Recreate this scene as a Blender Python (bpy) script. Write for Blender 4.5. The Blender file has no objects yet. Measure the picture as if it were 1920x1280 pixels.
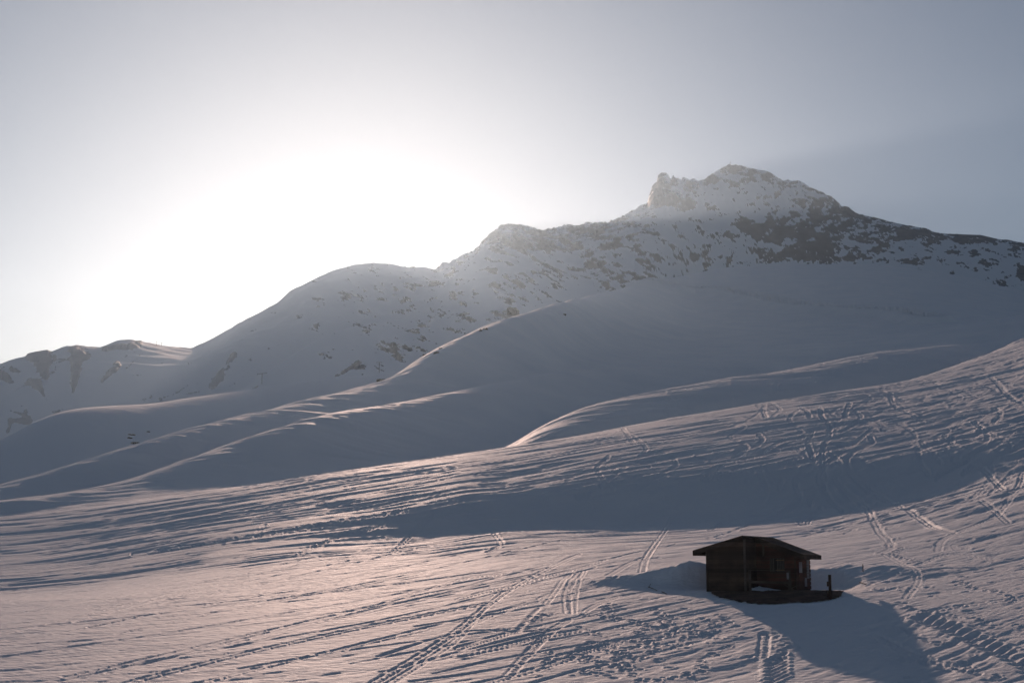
import bpy, bmesh, math
import numpy as np
from mathutils import Vector, Matrix

# ------------------------------------------------------------------ camera, light, exposure
sc = bpy.context.scene
F = 2667.0            # focal length in pixels of the 1920 px wide frame
HOR = 1060.0          # row of the true horizon
PITCH = math.atan((HOR - 640.0) / F)

def ray(px, py):
    """direction of a photo pixel (azimuth from +Y towards +X, tangent of elevation)"""
    X = (px - 960.0) / F
    Y = (640.0 - py) / F
    dx = X
    dy = math.cos(PITCH) - Y * math.sin(PITCH)
    dz = math.sin(PITCH) + Y * math.cos(PITCH)
    return math.atan2(dx, dy), dz / math.hypot(dx, dy)

cam_d = bpy.data.cameras.new('camera')
cam = bpy.data.objects.new('camera', cam_d)
sc.collection.objects.link(cam)
cam.location = (0, 0, 0)
cam.rotation_euler = (math.pi / 2 + PITCH, 0, 0)
cam_d.sensor_width = 36.0
cam_d.lens = F / 1920.0 * 36.0
cam_d.clip_start = 0.1
cam_d.clip_end = 30000.0
sc.camera = cam

SUN_AZ, SUN_T = ray(675, 443)
SUN_EL = math.atan(SUN_T)
SUN_STRENGTH = 4.4
SKY_STRENGTH = 0.051
EXPOSURE = 0.0
HAZE_DENSITY = 4.9e-5
HAZE_G = 0.72

w = bpy.data.worlds.new('World')
sc.world = w
w.use_nodes = True
nt = w.node_tree
bg = nt.nodes['Background']
sky = nt.nodes.new('ShaderNodeTexSky')
sky.sky_type = 'NISHITA'
sky.sun_disc = False
sky.sun_elevation = SUN_EL
sky.sun_rotation = SUN_AZ
sky.altitude = 2000
sky.air_density = 1.0
sky.dust_density = 1.25
sky.ozone_density = 1.5
tint = nt.nodes.new('ShaderNodeMix'); tint.data_type = 'RGBA'; tint.blend_type = 'MULTIPLY'; tint.inputs[0].default_value = 1.0
tint.inputs[7].default_value = (1.055, .98, .95, 1)      # a slightly milky, less saturated morning sky
nt.links.new(sky.outputs[0], tint.inputs[6])
nt.links.new(tint.outputs[2], bg.inputs[0])
bg.inputs[1].default_value = SKY_STRENGTH

sun_d = bpy.data.lights.new('sun', 'SUN')
sun_d.energy = SUN_STRENGTH
sun_d.angle = math.radians(0.55)
sun_d.color = (1.0, 0.69, 0.545)
sun = bpy.data.objects.new('sun', sun_d)
sc.collection.objects.link(sun)
sdir = Vector((math.sin(SUN_AZ) * math.cos(SUN_EL), math.cos(SUN_AZ) * math.cos(SUN_EL), math.sin(SUN_EL)))
sun.rotation_euler = sdir.to_track_quat('Z', 'Y').to_euler()
sun.location = sdir * 50

vs = sc.view_settings
vs.view_transform = 'Standard'
vs.look = 'None'
vs.gamma = 1.0
vs.exposure = EXPOSURE
sc.cycles.use_denoising = True
sc.cycles.max_bounces = 5
sc.cycles.volume_bounces = 0

# ------------------------------------------------------------------ helpers
def tag(o, label=None, cat=None, group=None, kind=None):
    if label: o['label'] = label
    if cat: o['category'] = cat
    if group: o['group'] = group
    if kind: o['kind'] = kind
    return o

_rs = np.random.RandomState(11)
_ga = _rs.rand(4096) * 2 * np.pi
_gx, _gy = np.cos(_ga).astype(np.float32), np.sin(_ga).astype(np.float32)

def pn(x, y, seed=0):
    x = np.asarray(x, np.float32) + seed * 17.37
    y = np.asarray(y, np.float32) + seed * 5.11
    xi = np.floor(x); yi = np.floor(y)
    fx = x - xi; fy = y - yi
    xi = xi.astype(np.int64); yi = yi.astype(np.int64)
    u = fx * fx * fx * (fx * (fx * 6 - 15) + 10)
    v = fy * fy * fy * (fy * (fy * 6 - 15) + 10)
    def g(a, b, p, q):
        h = (a * 374761393 + b * 668265263 + seed * 974634777) & 0xffffffff
        h = ((h ^ (h >> 13)) * 1274126177) & 0xffffffff
        h = (h ^ (h >> 16)) & 4095
        return _gx[h] * p + _gy[h] * q
    n00 = g(xi, yi, fx, fy); n10 = g(xi + 1, yi, fx - 1, fy)
    n01 = g(xi, yi + 1, fx, fy - 1); n11 = g(xi + 1, yi + 1, fx - 1, fy - 1)
    return (n00 * (1 - u) + n10 * u) * (1 - v) + (n01 * (1 - u) + n11 * u) * v

def fbm(x, y, seed=0, octv=4, gain=0.5):
    s = 0; a = 1.0
    for k in range(octv):
        s = s + a * pn(x, y, seed + k); x = x * 2.03; y = y * 2.03; a *= gain
    return s

def sstep(x, a, b):
    t = np.clip((x - a) / (b - a), 0, 1)
    return t * t * (3 - 2 * t)

# ------------------------------------------------------------------ terrain control rows
AZ0 = ray(-400, 900)[0]
azF = math.radians(25.0)
step = 0.70 * 1.875 / F
dense = np.arange(-azF, azF, step)
co = []
a = azF
s = step
while a < math.pi:
    co.append(a); s = min(s * 1.06, 0.06); a += s
co = np.array(co)
az = np.concatenate([-co[::-1], dense, co])
NA = len(az)

def rowT(pts, smooth=True):
    """pixel curve -> tangent of elevation for each azimuth"""
    A, T = zip(*[ray(x, y) for x, y in pts])
    A = np.array(A); T = np.array(T)
    if smooth:
        return pchip1(A, T, az)
    return np.interp(az, A, T)

def rowR(pts):
    A = np.array([ray(x, 900)[0] for x, _ in pts]); R = np.array([r for _, r in pts], float)
    return pchip1(A, R, az)

def pchip1(X, Y, q):
    X = np.asarray(X, float); Y = np.asarray(Y, float)
    q = np.clip(q, X[0], X[-1])
    h = np.diff(X); d = np.diff(Y) / h
    m = np.zeros(len(X))
    m[0] = d[0]; m[-1] = d[-1]
    for k in range(1, len(X) - 1):
        if d[k - 1] * d[k] > 0:
            w1 = 2 * h[k] + h[k - 1]; w2 = h[k] + 2 * h[k - 1]
            m[k] = (w1 + w2) / (w1 / d[k - 1] + w2 / d[k])
    i = np.clip(np.searchsorted(X, q, 'right') - 1, 0, len(X) - 2)
    t = (q - X[i]) / h[i]
    return ((2*t**3-3*t**2+1)*Y[i] + (t**3-2*t**2+t)*h[i]*m[i] + (-2*t**3+3*t**2)*Y[i+1] + (t**3-t**2)*h[i]*m[i+1])

A_c = [(-300, 990), (0, 972), (162, 956), (480, 913), (650, 886), (925, 845), (1250, 790), (1500, 755), (1720, 712), (1800, 684), (1920, 640), (2200, 560)]
B_c = [(-300, 990), (0, 972), (480, 905), (700, 884), (850, 868), (925, 850), (1000, 812), (1100, 772), (1250, 742), (1500, 700), (1700, 665), (1920, 631), (2200, 556)]
C_c = [(-300, 985), (0, 940), (94, 928), (244, 900), (312, 875), (406, 844), (469, 823), (600, 781), (740, 757), (1000, 708), (1300, 676), (1600, 640), (1920, 592), (2200, 545)]
D_c = [(-300, 975), (0, 909), (135, 872), (266, 831), (369, 803), (600, 744), (690, 724), (735, 708), (790, 672), (850, 640), (925, 608), (1000, 585), (1100, 558), (1210, 532), (1330, 507), (1450, 497), (1600, 497), (1750, 510), (1920, 548), (2200, 640)]
E_c = [(-300, 860), (0, 826), (62, 792), (125, 770), (203, 762), (281, 758), (344, 748), (500, 728), (600, 714), (700, 704), (800, 690), (900, 640), (1000, 612), (1200, 560), (1500, 520), (1920, 572), (2200, 650)]
SKY = [(-300, 742), (-100, 700), (0, 684), (25, 676), (69, 666), (94, 662), (125, 651), (156, 651), (188, 653), (219, 642), (247, 639),
 (281, 645), (306, 650), (338, 652), (360, 654), (400, 635), (460, 602), (520, 571), (545, 549), (580, 532), (620, 513), (665, 501), (700, 496), (735, 500), (768, 507), (790, 505),
 (818, 510), (829, 496), (842, 498), (847, 493), (865, 485), (888, 476), (903, 461), (917, 447), (929, 436), (950, 425), (973, 426),
 (990, 429), (1002, 431), (1017, 438), (1037, 433), (1069, 425), (1085, 429), (1098, 422), (1122, 421), (1142, 422), (1146, 417), (1149, 419), (1157, 412),
 (1174, 407), (1186, 398), (1214, 384), (1220, 362), (1222, 354), (1232, 348), (1234, 333), (1240, 328), (1248, 328), (1254, 333), (1259, 338),
 (1262, 332), (1265, 336), (1270, 335), (1276, 338), (1282, 334), (1294, 338), (1300, 335), (1306, 339), (1320, 340), (1330, 330), (1350, 317), (1369, 310),
 (1387, 311), (1407, 316), (1431, 321), (1449, 328), (1467, 339), (1479, 340), (1501, 340), (1511, 347), (1527, 356), (1543, 363),
 (1559, 370), (1571, 380), (1579, 388), (1591, 389), (1603, 400), (1615, 403), (1651, 412), (1699, 423), (1740, 430), (1748, 436),
 (1772, 439), (1812, 441), (1840, 442), (1864, 448), (1896, 452), (1920, 456), (2200, 520)]

def off(c, pts):
    xs = [p[0] for p in pts]; ds = [p[1] for p in pts]
    return [(x, y + float(np.interp(x, xs, ds))) for x, y in c]

rows = []   # (R, Z)
def addZ(r, z): rows.append((np.full(NA, float(r)), z if np.ndim(z) else np.full(NA, float(z))))
def addT(R, T): rows.append((R, R * T))

addZ(0, -1.75); addZ(6, -1.85); addZ(18, -3.0); addZ(34, -6.4)
addT(rowR([(-300, 55), (2200, 55)]), rowT([(-300, 1286), (0, 1285), (960, 1285), (1920, 1280), (2200, 1275)]))
addT(rowR([(-300, 73), (2200, 73)]), rowT([(-300, 1178), (0, 1174), (480, 1160), (960, 1143), (1440, 1134), (1920, 1120), (2200, 1110)]))
addT(rowR([(-300, 92), (2200, 92)]), rowT([(-300, 1130), (0, 1124), (480, 1104), (960, 1070), (1200, 1060), (1440, 1055), (1920, 1040), (2200, 1025)]))
R_bot = rowR([(-300, 122), (0, 122), (480, 121), (960, 138), (1200, 141), (1440, 141), (1920, 143), (2200, 147)])
T_bot = (
     rowT([(-300, 1112), (0, 1102), (400, 1060), (800, 1012), (960, 990), (1200, 984), (1500, 968), (1700, 940), (1920, 895), (2200, 850)]))
addT(R_bot * .93, (T_bot - .07 * np.clip(T_bot + .06, .05, .12)) / .93)
addT(R_bot, T_bot)
addT(rowR([(-300, 150), (0, 150), (480, 150), (850, 150), (960, 153), (1200, 156), (1440, 158), (1920, 166), (2200, 170)]),
     rowT([(-300, 1045), (0, 1035), (480, 975), (850, 938), (960, 926), (1200, 900), (1500, 875), (1700, 852), (1920, 815), (2200, 760)]))
R_A = rowR([(-300, 180), (0, 184), (480, 192), (960, 220), (1200, 250), (1440, 285), (1720, 345), (1920, 400), (2200, 420)])
addT(R_A, rowT(A_c))
R_dA = rowR([(-300, 193), (0, 197), (480, 209), (960, 252), (1200, 290), (1500, 330), (1720, 385), (1920, 425), (2200, 445)])
addT(R_dA, rowT(off(A_c, [(0, 13), (480, 15), (960, 16), (1200, 18), (1500, 20), (1700, 12), (1800, 4), (1920, -2), (2200, -2)])))
R_B = rowR([(-300, 206), (0, 210), (480, 235), (925, 300), (1000, 325), (1250, 390), (1500, 455), (1920, 560), (2200, 580)])
T_B = rowT(B_c)
f_B = np.maximum(.76, R_dA * 1.03 / R_B)
addT(R_B * f_B, T_B - (1 - f_B) / f_B * .03)
addT(R_B, T_B)
R_dB = rowR([(-300, 214), (0, 219), (480, 252), (925, 330), (1000, 355), (1250, 420), (1500, 490), (1920, 600), (2200, 620)])
addT(R_dB, rowT([(-300, 990), (0, 965), (480, 885), (850, 852), (925, 840), (1000, 824), (1100, 788), (1250, 758), (1500, 715), (1700, 680), (1920, 638), (2200, 565)]))
R_C = rowR([(-300, 230), (0, 236), (244, 262), (480, 300), (740, 380), (960, 462), (1250, 590), (1500, 690), (1920, 790), (2200, 810)])
T_C = rowT(C_c)
addT(R_C * .95, (T_C - .05 * np.minimum(.205, T_C + .016)) / .95)
addT(R_C, T_C)
R_dC = rowR([(-300, 250), (0, 256), (244, 282), (480, 324), (740, 408), (960, 500), (1250, 645), (1500, 760), (1920, 860), (2200, 880)])
addT(R_dC, rowT(off(C_c, [(0, 7), (480, 12), (960, 10), (1400, 6), (1920, 10)])))
R_D = rowR([(-300, 280), (0, 300), (266, 332), (480, 410), (600, 465), (720, 530), (850, 630), (1000, 810), (1210, 1550), (1330, 2050), (1500, 2150), (1920, 2150), (2200, 2150)])
T_D = rowT(D_c)
addT(R_D * .94, (T_D - .06 * np.maximum(np.minimum(.208, T_D + .016), T_D + .002)) / .94)
addT(R_D, T_D)
R_dD = R_D * 1.18
addT(R_dD, rowT(off(D_c, [(0, 16), (700, 16), (1920, 14)])))
R_E = np.maximum(rowR([(-300, 425), (0, 440), (344, 535), (480, 600), (900, 1050), (1200, 1950), (1500, 2620), (1920, 2620), (2200, 2620)]), R_dD * 1.1)
addT(R_E, rowT(E_c))
R_dE = R_E * rowR([(-300, 1.85), (0, 1.85), (344, 1.72), (480, 1.48), (700, 1.14), (1920, 1.14)])
T_dE = rowT(off(E_c, [(0, 48), (200, 44), (344, 36), (500, 12), (700, -3), (1920, -6)]))
addT(R_dE, T_dE)
R_S = rowR([(-300, 1200), (0, 1260), (360, 1520), (560, 2050), (700, 2700), (820, 2950), (1250, 3500), (1500, 3800), (1920, 3750), (2200, 3700)])
T_S = rowT(SKY, smooth=False)
for f, g in ((0.33, 0.40), (0.66, 0.74), (0.92, 0.965)):
    Rm = R_dE + f * (R_S - R_dE)
    kk = np.exp(-0.5 * (np.arange(-60, 61) / (26 * (1 - f) + 2)) ** 2); kk /= kk.sum()
    Ts = np.convolve(np.pad(T_S, 60, mode='edge'), kk, 'valid')
    Tm = T_dE + g * (np.minimum(Ts, Ts * .3 + T_S * .7) - T_dE)
    addT(Rm, Tm)
addT(R_S, T_S)
addT(R_S + 500, T_S - 0.07)
addZ(4800, 150); addZ(5400, 80)

RC = np.array([r for r, _ in rows]); ZC = np.array([z for _, z in rows])
# beyond the sides of the view the land eases into a wide slope
wb = sstep(np.abs(az), math.radians(30), math.radians(80))[None, :]
ZC = ZC * (1 - wb) + (-1.75 - 0.03 * RC) * wb
# smooth the controls sideways a little, except the skyline
kk = np.exp(-0.5 * (np.arange(-40, 41) / 16.0) ** 2); kk /= kk.sum()
for k in range(len(RC)):
    if k not in (len(RC) - 4, len(RC) - 5):
        ZC[k] = np.convolve(np.pad(ZC[k], 40, mode='edge'), kk, 'valid')

# query radii
rq = [0.0]
while rq[-1] < 44: rq.append(rq[-1] + (1.5 if rq[-1] < 30 else 0.5))
while rq[-1] < 430: rq.append(rq[-1] + (.092 if rq[-1] < 125 else .115) * (max(rq[-1], 45) / 50) ** 1.2)
while rq[-1] < 1650: rq.append(rq[-1] + rq[-1] * 0.0046)
while rq[-1] < 4320: rq.append(rq[-1] + 7.5)
while rq[-1] < 5400: rq.append(rq[-1] + 120)
rq[-1] = 5400
rq = np.array(rq); rq[0] = 0.01
NR = len(rq)

H = np.diff(RC, axis=0); Dl = np.diff(ZC, axis=0) / H
M = np.zeros_like(RC); M[0] = Dl[0]; M[-1] = Dl[-1]
for k in range(1, len(RC) - 1):
    w1 = 2 * H[k] + H[k - 1]; w2 = H[k] + 2 * H[k - 1]
    same = Dl[k - 1] * Dl[k] > 0
    with np.errstate(divide='ignore', invalid='ignore'):
        hm = (w1 + w2) / (w1 / Dl[k - 1] + w2 / Dl[k])
    M[k] = np.where(same, hm, 0)
Z = np.zeros((NR, NA))
col = np.arange(NA)
for j, r in enumerate(rq):
    i = np.clip((RC <= r).sum(0) - 1, 0, len(RC) - 2)
    h = H[i, col]; t = (r - RC[i, col]) / h
    Z[j] = ((2*t**3-3*t**2+1)*ZC[i, col] + (t**3-2*t**2+t)*h*M[i, col] + (-2*t**3+3*t**2)*ZC[i+1, col] + (t**3-t**2)*h*M[i+1, col])

SA, CA = np.sin(az), np.cos(az)
X = rq[:, None] * SA[None, :]; Y = rq[:, None] * CA[None, :]
PX = 960 + F * np.tan(az) / math.cos(PITCH) * 0.985     # rough photo column of each azimuth
PXg = np.clip(PX, -2000, 4000)
Rg = rq[:, None] + 0 * X
Zbase = Z.copy()

def hit(px, py, rmin=46.0, rmax=4000.0, Zs=None):
    """first point of the land seen through a photo pixel"""
    Zs = Zbase if Zs is None else Zs
    A, T = ray(px, py)
    fi = np.interp(A, az, np.arange(NA)); i0 = int(fi); u = fi - i0
    z = Zs[:, i0] * (1 - u) + Zs[:, min(i0 + 1, NA - 1)] * u
    tt = z / rq
    ok = np.where((rq >= rmin) & (rq <= rmax) & (tt >= T))[0]
    if len(ok) == 0:
        ok = [int(np.argmax(np.where((rq >= rmin) & (rq <= rmax), tt, -9)))]
    j = ok[0]
    if tt[j] > tt[j - 1]:
        f = min(1.0, max(0.0, (T - tt[j - 1]) / (tt[j] - tt[j - 1])))
    else: f = 1.0
    r = rq[j - 1] + f * (rq[j] - rq[j - 1])
    return Vector((r * math.sin(A), r * math.cos(A), z[j - 1] + f * (z[j] - z[j - 1])))

def ground_z(x, y, Zs=None):
    Zs = Z if Zs is None else Zs
    A = math.atan2(x, y); r = math.hypot(x, y)
    fi = np.interp(A, az, np.arange(NA)); i0 = min(int(fi), NA - 2); u = fi - i0
    fj = np.interp(r, rq, np.arange(NR)); j0 = min(int(fj), NR - 2); v = fj - j0
    return float((Zs[j0, i0]*(1-u)+Zs[j0, i0+1]*u)*(1-v) + (Zs[j0+1, i0]*(1-u)+Zs[j0+1, i0+1]*u)*v)

# ------------------------------------------------------------------ hut frame of reference
HA, HT = ray(1327, 1106)
HR = 78.0
HO = Vector((HR * math.sin(HA), HR * math.cos(HA), HR * HT))     # front left wall corner, floor height
AV = HA + math.radians(18.5)
V = Vector((math.sin(AV), math.cos(AV), 0)); U = Vector((math.cos(AV), -math.sin(AV), 0))
def hut(u, v, z=0.0): return HO + U * u + V * v + Vector((0, 0, z))

gu = (X - HO.x) * U.x + (Y - HO.y) * U.y
gv = (X - HO.x) * V.x + (Y - HO.y) * V.y
near = (Rg < 120) & (np.abs(gu) < 25)
floorz = HO.z - 0.03 + np.where(gv < 0.3, 0.12 * (gv - 0.3), 0.0)

# ------------------------------------------------------------------ relief of the snow
hill_w = sstep(Rg, 40, 60) * (1 - sstep(Rg / R_dD[None, :], .98, 1.1))
# broad undulation
Z += hill_w * (0.0022 * Rg) * pn(X / 60, Y / 45, 3) * 0.8 * sstep(Rg, 90, 300)
wr = 1 - sstep(Rg, 85, 130)          # nearer field
wf = sstep(Rg, 85, 130)
def aniso(A, L, lam, seed, wx=0.0):
    ca, sa = math.cos(A), math.sin(A)
    s_ = X * ca + Y * sa; c_ = -X * sa + Y * ca
    c_ = c_ + wx
    q_ = pn(s_ / L, c_ / lam, seed)
    return q_ * .8 - 1.1 * np.abs(q_) + .25
warp = 1.5 * pn(X / 18, Y / 14, 41)
patch = 0.55 + 0.9 * np.clip(0.5 + 1.3 * pn(X / 22, Y / 12, 51), 0, 1)
rightw = sstep(PXg[None, :] + 0 * X, 1250, 1800)
g1 = (Rg < 460)
rel = np.zeros_like(Z)
A1 = math.radians(42)
for lam, L, sl, sd in ((3.2, 18, .02, 1), (1.5, 10, .035, 2), (0.75, 5, .09, 4), (0.36, 1.8, .13, 5), (.2, .7, .11, 11)):
    rel += wr * sl * lam / 3.2 * aniso(A1, L, lam, sd, warp * .5)
A2 = math.radians(27)
for lam, L, sl, sd in ((9, 60, .01, 6), (4.6, 40, .022, 7), (2.6, 26, .06, 8), (1.5, 13, .13, 9), (.9, 6, .14, 10)):
    rel += wf * (1 - .35 * rightw) * sl * lam / 3.2 * aniso(A2, L, lam, sd, warp)
# lumpy churned snow to the right
for lam, sl, sd in ((3.4, .07, 12), (1.7, .10, 13), (0.9, .10, 14)):
    rel += wf * rightw * sl * lam / 3.2 * aniso(math.radians(34), lam * 2.2, lam, sd, warp)
rel *= patch
# lie of the mid hills: fine long streaks only
mid = sstep(Rg, 180, 260) * (PXg[None, :] < 1250) + sstep(Rg, 400, 460) * (PXg[None, :] >= 1250)
rel = rel * (1 - .6 * np.clip(mid, 0, 1))
smid = sstep(Rg, 180, 300) * hill_w * 1.15
for lam, L, sl, sd in ((26, 260, .008, 21), (11, 110, .035, 22), (5.5, 50, .085, 23), (3.2, 26, .09, 24)):
    rel += smid * sl * lam / 3.2 * aniso(math.radians(22), L, lam, sd, warp * 2)
REL = (1 - .26 * wr) * 3.0 * rel * sstep(Rg, 30, 48)
Z += REL
CV = np.zeros((NR, NA), np.float32)

# ------------------------------------------------------------------ ski tracks and footprints
Dm = np.full((NR, NA), 99.0, np.float32)
TM = np.where(Rg < 460, np.clip(.9 + (.35 + .5 * sstep(Rg, 90, 140)) * pn(X / 8, Y / 12, 141) * 1.3, .3, 1.4), 1.0).astype(np.float32)
GD = np.zeros((NR, NA), np.float32)
def carve(pts, kind):
    """pts: world xy list; kind: (half spacing, groove width, depth, rim)"""
    hs, gw0, dep, rim = kind
    gw = max(gw0, .0008 * math.hypot(*pts[0])) if hs or gw0 < 1 else gw0
    W = hs + gw * 3.2
    kx = 1.0
    for a_, b_ in zip(pts[:-1], pts[1:]):
        ra, rb = math.hypot(*a_), math.hypot(*b_)
        r0 = min(ra, rb); r1 = max(ra, rb)
        if r0 < 40: continue
        a0, a1 = sorted((math.atan2(*a_), math.atan2(*b_)))
        i0 = np.searchsorted(az, a0 - W / r0); i1 = np.searchsorted(az, a1 + W / r0)
        kk_ = max(1.0, (.092 if r0 < 125 else .115) * (r0 / 50) ** 1.2 * 1.25 / gw)
        j0 = np.searchsorted(rq, r0 - W * kk_); j1 = np.searchsorted(rq, r1 + W * kk_)
        if i1 <= i0 or j1 <= j0: continue
        x = X[j0:j1, i0:i1]; y = Y[j0:j1, i0:i1]
        dx, dy = b_[0] - a_[0], b_[1] - a_[1]; L2 = dx * dx + dy * dy + 1e-9
        t = np.clip(((x - a_[0]) * dx + (y - a_[1]) * dy) / L2, 0, 1)
        ox = x - a_[0] - t * dx; oy = y - a_[1] - t * dy
        ur, vr = a_[0] / ra, a_[1] / ra
        kx = max(1.0, (.092 if ra < 125 else .115) * (ra / 50) ** 1.2 * 1.25 / gw)
        d = np.hypot((ox * ur + oy * vr) / kx, -ox * vr + oy * ur)
        e = np.abs(d - hs)
        g = -dep * np.exp(-(e / gw) ** 2) + rim * dep * np.exp(-((e - gw * 1.9) / (gw * .8)) ** 2)
        sub = GD[j0:j1, i0:i1]
        cv = CV[j0:j1, i0:i1]; np.maximum(cv, np.exp(-(np.maximum(e - gw, 0) / (gw * .8)) ** 2) * .85, out=cv)
        nearer = d < Dm[j0:j1, i0:i1]
        take = nearer & (d < W)
        sub[take] = np.where(np.abs(g[take]) > np.abs(sub[take]) * .6, g[take], sub[take])
        Dm[j0:j1, i0:i1][take] = d[take]

def flush():
    global Dm
    Z[:] += GD * TM
    GD[:] = 0; Dm[:] = 99.0

def smooth_poly(pp, n=10):
    out = []
    P = [np.array(p, float) for p in pp]
    P = [2 * P[0] - P[1]] + P + [2 * P[-1] - P[-2]]
    for k in range(1, len(P) - 2):
        for q in range(n):
            t = q / n
            a, b, c, d = P[k - 1], P[k], P[k + 1], P[k + 2]
            out.append(.5 * ((2 * b) + (-a + c) * t + (2 * a - 5 * b + 4 * c - d) * t * t + (-a + 3 * b - 3 * c + d) * t ** 3))
    out.append(P[-2])
    return out

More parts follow.
